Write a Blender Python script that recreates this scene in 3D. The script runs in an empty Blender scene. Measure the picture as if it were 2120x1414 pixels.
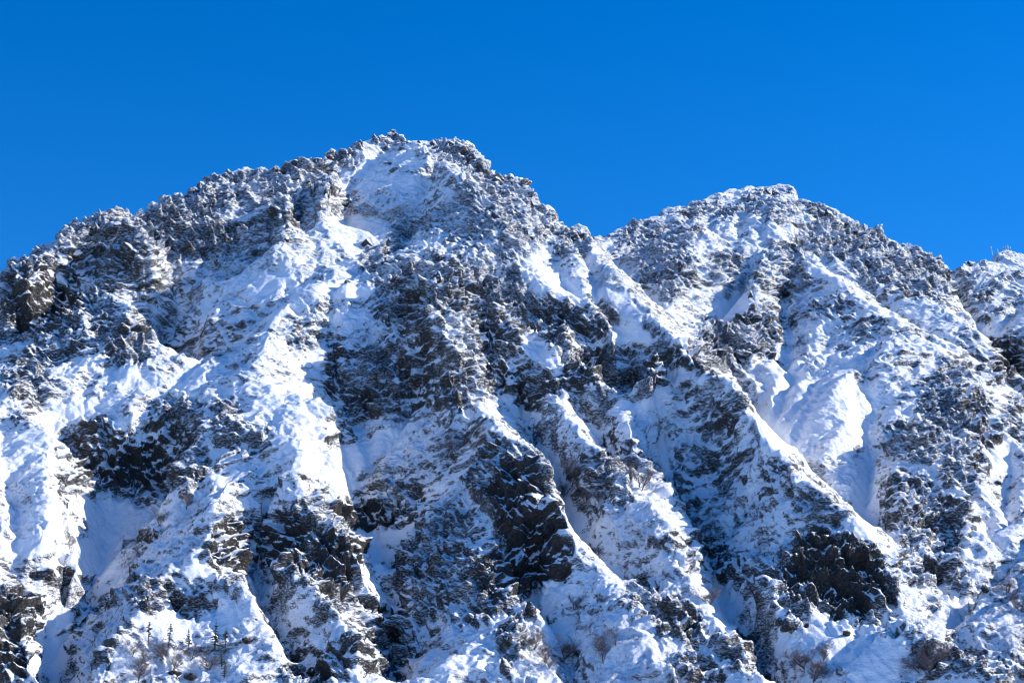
import bpy, math, random, time
import numpy as np
T0 = time.time()
def tick(s): print('[t %.1f] %s' % (time.time() - T0, s))

scene = bpy.context.scene
C = scene.collection

# ------------------------------------------------------------------ camera, sky, sun, exposure
PITCH = math.radians(15.0)
HALF = math.radians(15.0)
W0, H0 = 2120.0, 1414.0
cam_d = bpy.data.cameras.new('camera')
cam = bpy.data.objects.new('camera', cam_d)
C.objects.link(cam)
cam_d.sensor_width = 36.0
cam_d.lens = 18.0 / math.tan(HALF)
cam_d.clip_start = 1.0
cam_d.clip_end = 20000.0
cam.location = (0, 0, 0)
cam.rotation_euler = (math.radians(90) + PITCH, 0, 0)
scene.camera = cam

SUN_EL = math.radians(29.0)
SUN_AZ = math.radians(10.0)          # towards +x (right), slightly behind the mountain
sun_dir = (math.cos(SUN_EL) * math.cos(SUN_AZ), math.cos(SUN_EL) * math.sin(SUN_AZ), math.sin(SUN_EL))
world = bpy.data.worlds.new('World')
scene.world = world
world.use_nodes = True
nt = world.node_tree
nt.nodes.clear()
out = nt.nodes.new('ShaderNodeOutputWorld')
bg = nt.nodes.new('ShaderNodeBackground')
sky = nt.nodes.new('ShaderNodeTexSky')
sky.sky_type = 'NISHITA'
sky.sun_disc = False
sky.sun_elevation = SUN_EL
sky.sun_rotation = math.radians(90) - SUN_AZ
sky.altitude = 2200
sky.air_density = 1.0
sky.dust_density = 0.1
sky.ozone_density = 4.0
hsv = nt.nodes.new('ShaderNodeHueSaturation')
hsv.inputs['Saturation'].default_value = 1.34
hsv.inputs['Value'].default_value = 1.0
nt.links.new(sky.outputs[0], hsv.inputs['Color'])
tint = nt.nodes.new('ShaderNodeMix'); tint.data_type = 'RGBA'; tint.blend_type = 'MULTIPLY'
tint.inputs[0].default_value = 1.0; tint.inputs[7].default_value = (.84, .94, 1.12, 1)
nt.links.new(hsv.outputs[0], tint.inputs[6])
nt.links.new(tint.outputs[2], bg.inputs[0])
bg.inputs[1].default_value = 0.124
nt.links.new(bg.outputs[0], out.inputs[0])

sun_l = bpy.data.lights.new('sun', 'SUN')
sun_l.energy = 4.4
sun_l.angle = math.radians(0.53)
sun_l.color = (1.0, 0.95, 0.88)
sun_o = bpy.data.objects.new('sun', sun_l)
C.objects.link(sun_o)
from mathutils import Vector
sun_o.rotation_euler = Vector(sun_dir).to_track_quat('Z', 'Y').to_euler()
sun_o.location = (600, 300, 900)

scene.view_settings.view_transform = 'Standard'
scene.view_settings.look = 'None'
scene.view_settings.gamma = 1
scene.view_settings.exposure = 0.54
scene.view_settings.use_curve_mapping = False
scene.render.engine = 'CYCLES'
scene.cycles.use_denoising = True
scene.cycles.sample_clamp_indirect = 10.0
scene.cycles.filter_width = 1.0
scene.cycles.max_bounces = 5
scene.cycles.diffuse_bounces = 4

# ------------------------------------------------------------------ pixel <-> ground geometry
F = (W0 / 2) / math.tan(HALF)
cp, sp = math.cos(PITCH), math.sin(PITCH)
def ray(px, py):
    """direction per metre of forward (y) distance: (a, t) with x = a*Y, z = t*Y"""
    u = (np.asarray(px, float) - W0 / 2) / F
    v = (H0 / 2 - np.asarray(py, float)) / F
    yy = cp - v * sp
    return u / yy, (sp + v * cp) / yy
def project(x, y, z):
    d = y * cp + z * sp
    v = (-y * sp + z * cp) / d
    return W0 / 2 + F * (x / d), H0 / 2 - F * v

# mean face of the mountain: an inclined plane through the foot and the summit
_, tb = ray(1060, 1414.0)
_, tt = ray(1060, 265.0)
YB, YT = 520.0, 950.0
KS = (float(tt) * YT - float(tb) * YB) / (YT - YB)
def plane_y(px, py):
    a, t = ray(px, py)
    z0 = float(tb) * YB
    return (z0 - KS * YB) / (t - KS)
print('plane slope', math.degrees(math.atan(KS)))

# crest, gully, cliff edge lines of the mountain: (points, offset in metres behind (+) or before (-) the mean face)
L = []
def line(pts, *d):
    L.append((pts, d))
# --- main peak, skyline
SKY_A = [(-260,640),(-120,585),(0,550),(37,527),(75,503),(112,482),(131,467),(176,450),(195,447),(232,430),(262,420),(300,409),(330,394),(375,377),(408,370),(435,353),(472,347),(498,340),(530,338),(567,340),(609,327),(622,338),(657,319),(684,304),(697,314),(744,289),(785,276),(804,265),(826,265),(849,286),(867,284),(879,291),(901,286),(931,283),(957,287),(980,306),(998,325),(1002,347),(1025,355),(1032,370),(1055,366),(1097,382),(1103,416),(1127,427),(1135,457),(1157,476),(1184,476),(1199,467),(1212,472),(1217,495)]
line(SKY_A, 0, 0, 0, 0, 4, -4)
# ridge of the main peak running down to the right
line([(1217,495),(1223,521),(1244,551),(1277,570),(1304,600),(1341,634),(1371,675),(1401,705),(1424,731),(1431,752),(1465,769),(1502,784),(1528,814),(1545,845),(1570,890),(1590,915),(1620,958),(1657,1000),(1700,1035),(1747,1067),(1783,1103),(1832,1170),(1859,1219),(1877,1264)], -4, -12, -20, -26, -30, -34, -30, -26)
# --- right mountain skyline
SKY_B = [(1170,520),(1221,495),(1247,493),(1277,480),(1319,469),(1360,448),(1386,429),(1435,426),(1461,411),(1491,399),(1513,392),(1558,386),(1590,386),(1612,382),(1639,386),(1642,404),(1676,419),(1695,432),(1717,423),(1732,444),(1755,453),(1770,468),(1811,477),(1826,502),(1860,506),(1890,509),(1909,524),(1935,541)]
line(SKY_B, 105, 120, 135, 135, 125, 118)
SKY_C = [(1935,541),(1976,547),(2006,539),(2029,543),(2062,534),(2081,520),(2092,522),(2120,530),(2260,520),(2400,545)]
line(SKY_C, 118, 140, 150, 150)
# right edge of the right mountain
line([(1935,541),(1950,590),(1975,640),(2017,687),(2047,717),(2040,755),(2066,811),(2092,852),(2107,880),(2095,930)], 112, 92, 70, 50, 40)
# gully between right mountain and far ridge
line([(1976,560),(1985,640),(2030,690),(2065,745),(2100,800),(2150,900)], 146, 140, 130, 110)
line([(2200,640),(2160,760),(2140,850),(2180,960)], 110, 80, 70, 60)
# --- main peak face
line([(687,352),(684,362),(676,389),(668,425),(655,450)], -2, -14, -14)
line([(600,405),(586,426),(594,452),(597,475),(586,505),(560,540)], -6, -16, -14)
line([(744,292),(700,345),(640,400),(620,470),(560,520),(500,545)], 6, 12, 12, 14)
line([(826,270),(780,330),(740,365),(717,390),(702,440),(725,480),(690,520),(624,565),(560,590),(510,612),(450,640),(375,665),(345,690),(325,715),(348,742),(378,778),(398,800),(388,830),(395,880)], 4, 14, 22, 24, 30, 36, 40)
line([(849,290),(900,330),(960,380),(1010,430),(1050,470),(1075,500)], -2, -14, -20, -24)
line([(900,360),(870,440),(850,500),(815,540)], 4, 8, 4)
line([(762,486),(785,520),(775,560)], -2, -4, -2)
# ramp crest over the main cliff, then crest of the middle spur
line([(1085,500),(1055,497),(980,515),(905,535),(848,545),(800,556),(740,590),(690,598),(635,610),(597,628),(555,680),(520,715),(487,752),(455,800),(425,850),(405,900),(396,960),(385,1010)], -26, -22, -18, -16, -16, -18, -20, -22)
# main cliff: top edge and foot
line([(1060,512),(980,533),(935,563),(905,556),(848,574),(792,590)], -19, -23, -26, -16)
line([(700,700),(690,760),(700,810),(720,865),(780,850),(860,832),(900,850),(935,860)], -4, 8, 14, 10, 2)
line([(905,570),(900,640),(930,720),(940,800),(950,840)], -30, -30, -26, -14)
line([(848,600),(830,680),(820,760),(800,830)], -12, -4, 2)
line([(1060,560),(1055,640),(1060,700),(1135,750),(1170,835)], -15, -12, -14, -8)
line([(980,560),(985,640),(1010,720),(1000,790),(1030,830)], -17, -14, -8, -3)
line([(1082,510),(1109,585),(1157,611),(1210,630),(1255,656),(1270,675)], -16, -17, -17, -18)
line([(1120,500),(1165,570),(1230,622),(1290,668),(1352,709),(1400,745)], -12, -12, -10, -8)
line([(1275,700),(1200,715),(1130,705),(1090,690)], -8, -4, -4)
line([(1172,682),(1185,740),(1230,790),(1290,815)], -16, -18, -8)
line([(1180,845),(1230,812),(1304,821),(1350,805),(1397,787),(1435,760)], 10, 14, 16, 0, -24)
line([(1350,712),(1345,770),(1330,808)], -22, -22, -6)
# middle spur, right flank and lower part
line([(560,690),(530,760),(545,800),(590,815),(640,822),(665,828),(690,845),(697,870),(680,895),(697,950),(687,991),(665,1010),(638,1031)], -22, -22, -22, -20, -20, -20)
line([(590,815),(600,880),(625,940),(600,985),(560,990),(500,985),(470,992),(452,1050),(435,1110),(412,1150),(372,1188),(330,1208),(300,1240),(278,1269),(251,1318),(224,1376),(200,1414),(150,1500)], -22, -28, -30, -34, -36, -36, -34)
line([(600,985),(611,1009),(629,1049),(642,1071),(678,1103),(727,1130),(745,1175),(755,1215)], -28, -26, -24, -18, -10)
line([(372,1188),(426,1205),(507,1224),(540,1290),(590,1350),(640,1420)], -36, -34, -30, -28)
line([(548,1120),(530,1180),(545,1240),(575,1330),(605,1400),(620,1470)], 0, -4, -10, -16)
line([(561,1170),(620,1210),(678,1255),(718,1309),(741,1363),(755,1414),(780,1500)], -22, -28, -30, -28)
line([(320,1280),(420,1262),(470,1290),(500,1360),(520,1430)], -26, -26, -30, -34)
# left spurs
line([(236,428),(247,464),(281,471),(296,490),(307,520),(309,548)], -2, -12, -12, -4)
line([(176,452),(124,509),(86,527),(71,561),(50,600)], 0, -10, -12, -6)
line([(330,470),(250,545),(190,575),(125,600),(80,660),(30,705),(-60,750)], 12, 16, 16, 14)
line([(420,470),(400,540),(330,590)], 8, 14, 18)
line([(187,606),(206,602),(229,617),(259,627),(277,658),(296,688),(317,718),(322,742),(300,750),(340,790),(345,815),(320,830)], -8, -14, -16, -16, -14, -8)
line([(206,602),(150,660),(90,710),(30,760),(-60,800)], -8, -6, -4, -6)
line([(345,812),(270,840),(270,880),(240,905),(190,915),(140,925)], -12, -14, -8, 4)
line([(60,760),(30,850),(58,865),(100,905),(115,930),(126,995),(128,1058),(152,1125),(157,1160)], -14, -24, -30, -32, -34, -28)
line([(157,1168),(150,1200),(95,1250),(70,1310),(85,1380),(95,1440)], -26, -22, -22, -28, -30)
line([(100,930),(90,1010),(110,1090),(100,1150)], -36, -39, -40, -37)
line([(-40,880),(0,930),(30,1020),(60,1100),(50,1180),(0,1210)], -34, -38, -40, -36)
line([(-60,1150),(0,1206),(36,1251),(49,1309),(60,1354),(78,1403),(90,1500)], -44, -44, -42, -40)
line([(140,930),(165,985),(200,1010),(300,1020),(385,1015)], 4, 6, 12, 6)
line([(157,1040),(210,1035),(290,1042),(340,1045),(372,1040)], 18, 22, 18)
line([(250,1050),(225,1094),(205,1161),(175,1210),(140,1264),(108,1331),(108,1408),(115,1500)], 20, 16, 8, 0, -8, -16, -22)
line([(350,1055),(300,1112),(240,1175),(195,1235),(150,1290),(130,1350),(125,1414)], 14, 8, 2, -4, -12, -18)
line([(405,570),(440,578),(468,590),(450,625),(442,658),(425,690)], 8, 4, 4, 10)
# gully right of the middle spur
line([(871,840),(808,919),(740,965),(709,1004),(690,1031)], 14, 16, 16, 16)
line([(690,1035),(740,1052),(800,1048),(850,1040)], 12, 12, 10)
line([(720,1085),(781,1103),(830,1092),(860,1070)], 26, 28, 22)
line([(781,1103),(770,1161),(790,1195)], 28, 20, 16)
line([(770,1225),(808,1250),(830,1235)], 26, 26, 24)
line([(808,1258),(799,1318),(812,1380),(817,1408),(825,1500)], 12, 6, 2, 0)
line([(978,1040),(925,1020),(902,1049),(882,1085),(860,1130),(880,1190),(870,1240)], -6, -4, 0, 2, 0)
line([(860,850),(900,890),(960,920),(985,960),(978,1040),(990,1120),(1000,1200),(1030,1250)], 8, 4, -8, -14, -18, -20)
line([(940,865),(996,870),(1020,880),(1046,900),(1060,919),(1091,937),(1118,982),(1145,1022),(1165,1058),(1168,1085),(1190,1130),(1225,1175)], 0, -18, -26, -32, -34, -30, -22)
line([(1000,1170),(1050,1200),(1087,1262),(1105,1269),(1130,1215),(1200,1185)], -14, -6, -8, 4, 0)
line([(1030,1280),(1005,1300),(960,1345),(900,1414),(880,1480)], -20, -22, -24, -26)
line([(940,1280),(900,1330),(850,1390),(830,1440)], -8, -10, -12)
line([(1005,1300),(1060,1350),(1110,1414),(1140,1480)], -22, -24, -26)
line([(1120,1250),(1180,1300),(1190,1380),(1200,1440)], -4, -12, -16)
line([(1230,1178),(1239,1201),(1271,1233),(1293,1278),(1329,1313),(1374,1381),(1400,1440)], -22, -26, -28, -30)
# gully D / spur E
line([(1085,850),(1110,900),(1140,960),(1168,1045),(1185,1094),(1225,1160),(1290,1210),(1330,1240)], 9, 4, 0, -4, -6)
line([(1105,770),(1140,840),(1154,845),(1203,905),(1239,955),(1293,1013),(1351,1067),(1392,1139),(1420,1195),(1450,1246),(1500,1310),(1544,1358),(1570,1430)], -4, -14, -18, -20, -22, -24, -28, -30)
line([(1200,870),(1240,900),(1265,960),(1300,1000)], 6, 8, 0)
line([(1253,811),(1293,861),(1307,905),(1311,937),(1340,955),(1369,986),(1405,1049),(1432,1103),(1446,1161),(1445,1215)], 4, -8, -10, -12, -14, -14)
line([(1300,835),(1330,880),(1365,940),(1385,990),(1415,1060),(1445,1120),(1465,1170),(1475,1205)], 13, 17, 20, 17, 12)
line([(1400,830),(1450,900),(1480,980),(1530,1060),(1540,1120),(1560,1170)], 2, 6, 4, -4, -8)
line([(1475,1215),(1495,1250),(1526,1291),(1560,1350),(1600,1414),(1620,1480)], 8, 2, -6, -12)
line([(1560,1170),(1600,1150),(1650,1130),(1700,1090)], -10, -18, -26)
line([(1590,1170),(1570,1215),(1600,1255),(1640,1285)], -18, -26, -24)
# right mountain face: gullies and ribs
line([(1240,530),(1285,527),(1330,515),(1380,500)], 112, 108, 108)
line([(1440,470),(1412,532),(1414,577),(1380,640),(1400,690)], 92, 76, 68, 66)
line([(1465,517),(1475,560),(1510,610)], 84, 80, 84)
line([(1570,560),(1547,600),(1510,637),(1465,675),(1420,700)], 92, 88, 82, 78)
line([(1610,420),(1590,500),(1560,590),(1573,640),(1555,690),(1590,740)], 108, 86, 70, 66, 60)
line([(1440,720),(1500,765),(1560,800)], 60, 52, 46)
line([(1680,440),(1660,500),(1640,560),(1620,640),(1640,700),(1620,760)], 108, 92, 76, 64)
line([(1650,570),(1665,556),(1695,560),(1732,586),(1766,612),(1792,635),(1834,657),(1867,684),(1901,702),(1939,729),(1965,762),(1985,830),(2000,890),(2010,950),(2040,1000),(2045,1060)], 74, 60, 50, 40, 30, 20, 14)
line([(1792,600),(1830,640),(1890,665),(1950,690),(1985,730)], 78, 72, 64, 54)
line([(1815,540),(1815,590),(1875,609),(1927,627),(1965,646),(2017,687)], 88, 74, 72, 68, 62)
line([(1860,695),(1834,725),(1815,740),(1781,755),(1740,790),(1715,840)], 34, 32, 32, 34)
line([(1790,790),(1775,830),(1787,870),(1800,940),(1796,1022),(1800,1090),(1830,1150)], 42, 41, 40, 32, 14)
line([(1530,792),(1577,868),(1607,912),(1640,958),(1677,992),(1718,1026),(1770,1062)], 48, 46, 42, 36, 28, 14)
line([(1700,690),(1660,745),(1640,800)], 60, 56, 50)
line([(1850,700),(1800,760),(1760,850),(1740,900),(1700,960)], 40, 38, 34, 30)
line([(1859,925),(1900,950),(1949,982),(1990,1040),(2010,1110),(1967,1165)], 22, 10, 6, 0, -6)
line([(1859,925),(1850,1000),(1860,1080),(1890,1160),(1920,1200)], 24, 12, 2, -8)
line([(1905,850),(1890,900),(1920,960)], 18, 16, 14)
line([(2110,930),(2080,990),(2060,1060),(2000,1150),(1960,1180)], 46, 36, 10, 4)
line([(1990,1160),(2060,1130),(2120,1080),(2200,1060)], -6, 2, 14)
line([(2100,1180),(2040,1215),(1990,1245),(1960,1290),(1940,1300)], 0, -2, -10, -16)
line([(1890,1280),(1800,1290),(1720,1300),(1640,1310)], -18, -22, -24)
line([(1780,1360),(1805,1331),(1859,1296),(1931,1313),(1971,1345),(2038,1403),(2070,1450)], -34, -40, -44, -44, -42)
line([(1760,1420),(1740,1360),(1700,1345)], -30, -28, -26)
line([(2120,1330),(2060,1345),(2120,1400)], -30, -36, -40)
# foot
line([(-400,1560),(300,1560),(1060,1560),(1700,1560),(2500,1560)], -30, -20, -20, -20, -40)

# ------------------------------------------------------------------ numpy noise
def _h(ix, iy, iz, seed):
    h = (ix.astype(np.uint32) * np.uint32(374761393) + iy.astype(np.uint32) * np.uint32(668265263)
         + iz.astype(np.uint32) * np.uint32(2147483647 & 1274126177) + np.uint32(seed * 974711 + 12345))
    h ^= h >> np.uint32(15); h *= np.uint32(2246822519); h ^= h >> np.uint32(13); h *= np.uint32(3266489917); h ^= h >> np.uint32(16)
    return h
_G = np.array([(1,1,0),(-1,1,0),(1,-1,0),(-1,-1,0),(1,0,1),(-1,0,1),(1,0,-1),(-1,0,-1),(0,1,1),(0,-1,1),(0,1,-1),(0,-1,-1),(1,1,0),(-1,1,0),(0,-1,1),(0,-1,-1)], np.float32)
def perlin(x, y, z, seed=0):
    x = np.asarray(x, np.float32); y = np.asarray(y, np.float32); z = np.asarray(z, np.float32)
    xi = np.floor(x); yi = np.floor(y); zi = np.floor(z)
    fx = x - xi; fy = y - yi; fz = z - zi
    xi = xi.astype(np.int32); yi = yi.astype(np.int32); zi = zi.astype(np.int32)
    u = fx * fx * fx * (fx * (fx * 6 - 15) + 10); v = fy * fy * fy * (fy * (fy * 6 - 15) + 10); w = fz * fz * fz * (fz * (fz * 6 - 15) + 10)
    res = None
    out = 0
    for dz in (0, 1):
        wz = w if dz else 1 - w
        for dy in (0, 1):
            wy = (v if dy else 1 - v) * wz
            for dx in (0, 1):
                g = _G[_h(xi + dx, yi + dy, zi + dz, seed) & np.uint32(15)]
                n = g[..., 0] * (fx - dx) + g[..., 1] * (fy - dy) + g[..., 2] * (fz - dz)
                out = out + n * wy * (u if dx else 1 - u)
    return out
def sstep(e0, e1, x):
    t = np.clip((x - e0) / (e1 - e0), 0, 1)
    return t * t * (3 - 2 * t)
def normals(P):
    du = np.empty_like(P); dv = np.empty_like(P)
    du[:, 1:-1] = P[:, 2:] - P[:, :-2]; du[:, 0] = P[:, 1] - P[:, 0]; du[:, -1] = P[:, -1] - P[:, -2]
    dv[1:-1] = P[2:] - P[:-2]; dv[0] = P[1] - P[0]; dv[-1] = P[-1] - P[-2]
    n = np.cross(du, dv)
    n /= np.linalg.norm(n, axis=-1, keepdims=True) + 1e-9
    return n

# ------------------------------------------------------------------ base height field in plan
CELL = 2.0
X0, X1, Y0, Y1 = -620.0, 620.0, 430.0, 1330.0
NX, NY = int((X1 - X0) / CELL) + 1, int((Y1 - Y0) / CELL) + 1
acc = np.zeros((NY, NX)); cnt = np.zeros((NY, NX))
def put(x, y, z):
    i = np.rint((x - X0) / CELL).astype(int); j = np.rint((y - Y0) / CELL).astype(int)
    ok = (i >= 0) & (i < NX) & (j >= 0) & (j < NY)
    np.add.at(acc, (j[ok], i[ok]), z[ok]); np.add.at(cnt, (j[ok], i[ok]), 1)
DK = 1.85
def line_xyz(pts, d):
    p = np.array(pts, float)
    seg = np.hypot(*(np.diff(p, axis=0).T)); s = np.concatenate([[0], np.cumsum(seg)])
    q = np.arange(0, s[-1] + 1, 3.0)
    px = np.interp(q, s, p[:, 0]); py = np.interp(q, s, p[:, 1])
    dd = np.interp(q / s[-1], np.linspace(0, 1, len(d)), np.array(d, float))
    a, t = ray(px, py)
    Yp = plane_y(px, py)
    Y = Yp + dd * DK * Yp / 850.0
    return a * Y, Y, t * Y
for pts, d in L:
    x, y, z = line_xyz(pts, d)
    if pts is SKY_A: z = z - 2.2 * np.clip((60 - x) / 100, 0, 1) - 4.2 * np.exp(-((x + 188) / 42) ** 2)
    put(x, y, z)
for pts, d in ((SKY_A, (0, 0, 0, 0, 4, -4)), (SKY_B, (105, 120, 135, 135, 125, 118)), (SKY_C, (118, 140, 150, 150))):
    x, y, z = line_xyz(pts, d)
    back = 55 if pts is SKY_A else 90
    put(x * (y + back) / y, y + back, z - back * 0.75)
xs = X0 + CELL * np.arange(NX)
put(xs, np.full(NX, Y1), np.full(NX, 150.0))
fixed = cnt > 0
val = np.where(fixed, acc / np.maximum(cnt, 1), 0)
def solve(val, fixed, iters):
    ny, nx = val.shape
    if min(ny, nx) > 12:
        ny2, nx2 = (ny + 1) // 2, (nx + 1) // 2
        a2 = np.zeros((ny2, nx2)); c2 = np.zeros((ny2, nx2))
        jj, ii = np.nonzero(fixed)
        np.add.at(a2, (jj // 2, ii // 2), val[jj, ii]); np.add.at(c2, (jj // 2, ii // 2), 1)
        u2 = solve(np.where(c2 > 0, a2 / np.maximum(c2, 1), 0), c2 > 0, iters)
        u = np.repeat(np.repeat(u2, 2, 0), 2, 1)[:ny, :nx]
    else:
        u = np.full(val.shape, val[fixed].mean() if fixed.any() else 0.0)
    u = np.where(fixed, val, u)
    for k in range(iters):
        p = np.pad(u, 1, mode='edge')
        n = 0.25 * (p[2:, 1:-1] + p[:-2, 1:-1] + p[1:-1, 2:] + p[1:-1, :-2])
        u = np.where(fixed, val, n)
    return u
Hc = solve(val, fixed, 120)
def blur(a, s, axis):
    r = int(3 * s) + 1
    k = np.exp(-0.5 * (np.arange(-r, r + 1) / s) ** 2); k /= k.sum()
    pad = [(0, 0), (0, 0)]; pad[axis] = (r, r)
    p = np.pad(a, pad, mode='edge')
    o = np.zeros_like(a); n = a.shape[axis]
    for i, w in enumerate(k):
        o += w * (p[i:i + n] if axis == 0 else p[:, i:i + n])
    return o
def blur2(a, s): return blur(blur(a, s, 0), s, 1)
Hc = blur2(Hc, 0.55)
# runoff: carve gullies down the fall line, leaving ribs between them
GXc, GYc = np.meshgrid(X0 + CELL * np.arange(NX), Y0 + CELL * np.arange(NY))
Hc += 2.2 * perlin(GXc / 34, GYc / 34, 0 * GXc, 91) + 1.2 * perlin(GXc / 15, GYc / 15, 0 * GXc, 92) + .5 * perlin(GXc / 7, GYc / 7, 0 * GXc, 93)
def runoff(H, steps, depth):
    gy, gx = np.gradient(H)
    gl = np.hypot(gx, gy) + 1e-6
    gx /= -gl; gy /= -gl
    fx, fy = np.meshgrid(np.arange(NX, dtype=np.float32), np.arange(NY, dtype=np.float32))
    fx = fx.ravel(); fy = fy.ravel()
    A = np.zeros(NX * NY)
    for k in range(steps):
        i = np.clip(np.rint(fx).astype(np.int32), 0, NX - 1); j = np.clip(np.rint(fy).astype(np.int32), 0, NY - 1)
        A += np.bincount(j * NX + i, minlength=NX * NY)
        fx = fx + gx[j, i].astype(np.float32); fy = fy + gy[j, i].astype(np.float32)
    A = blur2(A.reshape(NY, NX), 0.6)
    g = np.log1p(A / 6.0)
    g = g - blur2(g, 9.0)
    return H - depth * g
for k in range(2):
    Hc = runoff(Hc, 45, 0.75)
    Hc = blur2(Hc, 0.35)
tick('base solved')
def base_h(x, y):
    fx = np.clip((x - X0) / CELL, 0, NX - 1.001); fy = np.clip((y - Y0) / CELL, 0, NY - 1.001)
    i = fx.astype(np.int32); j = fy.astype(np.int32); u = fx - i; v = fy - j
    return (Hc[j, i] * (1 - u) + Hc[j, i + 1] * u) * (1 - v) + (Hc[j + 1, i] * (1 - u) + Hc[j + 1, i + 1] * u) * v

# ------------------------------------------------------------------ vertex rows spaced evenly along the slope
NA, NR = 1080, 1180
aa = np.concatenate([np.linspace(-.46, -.292, 50)[:-1], np.linspace(-.292, .292, NA - 98), np.linspace(.292, .46, 50)[1:]])
yf = np.linspace(455.0, 1290.0, 1100)
AA, YF = np.meshgrid(aa, yf)
ZF = base_h(AA * YF, YF)
tan_el = ZF / YF
vis = tan_el >= np.maximum.accumulate(np.vstack([np.full((1, NA), -9.0), tan_el[:-1]]), 0) - 0.004
wgt = np.where(vis, 1.0, 0.3)
ds = np.hypot(np.diff(YF, axis=0), np.diff(ZF, axis=0)) * 0.5 * (wgt[1:] + wgt[:-1])
ds = blur(blur(ds, 3.0, 0), 5.0, 1)
S = np.vstack([np.zeros((1, NA)), np.cumsum(ds, 0)])
YY = np.empty((NR, NA))
for i in range(NA):
    YY[:, i] = np.interp(np.linspace(0, S[-1, i], NR), S[:, i], yf)
XX = YY * aa[None, :]
ZZ = base_h(XX, YY)
tick('rows')

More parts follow.
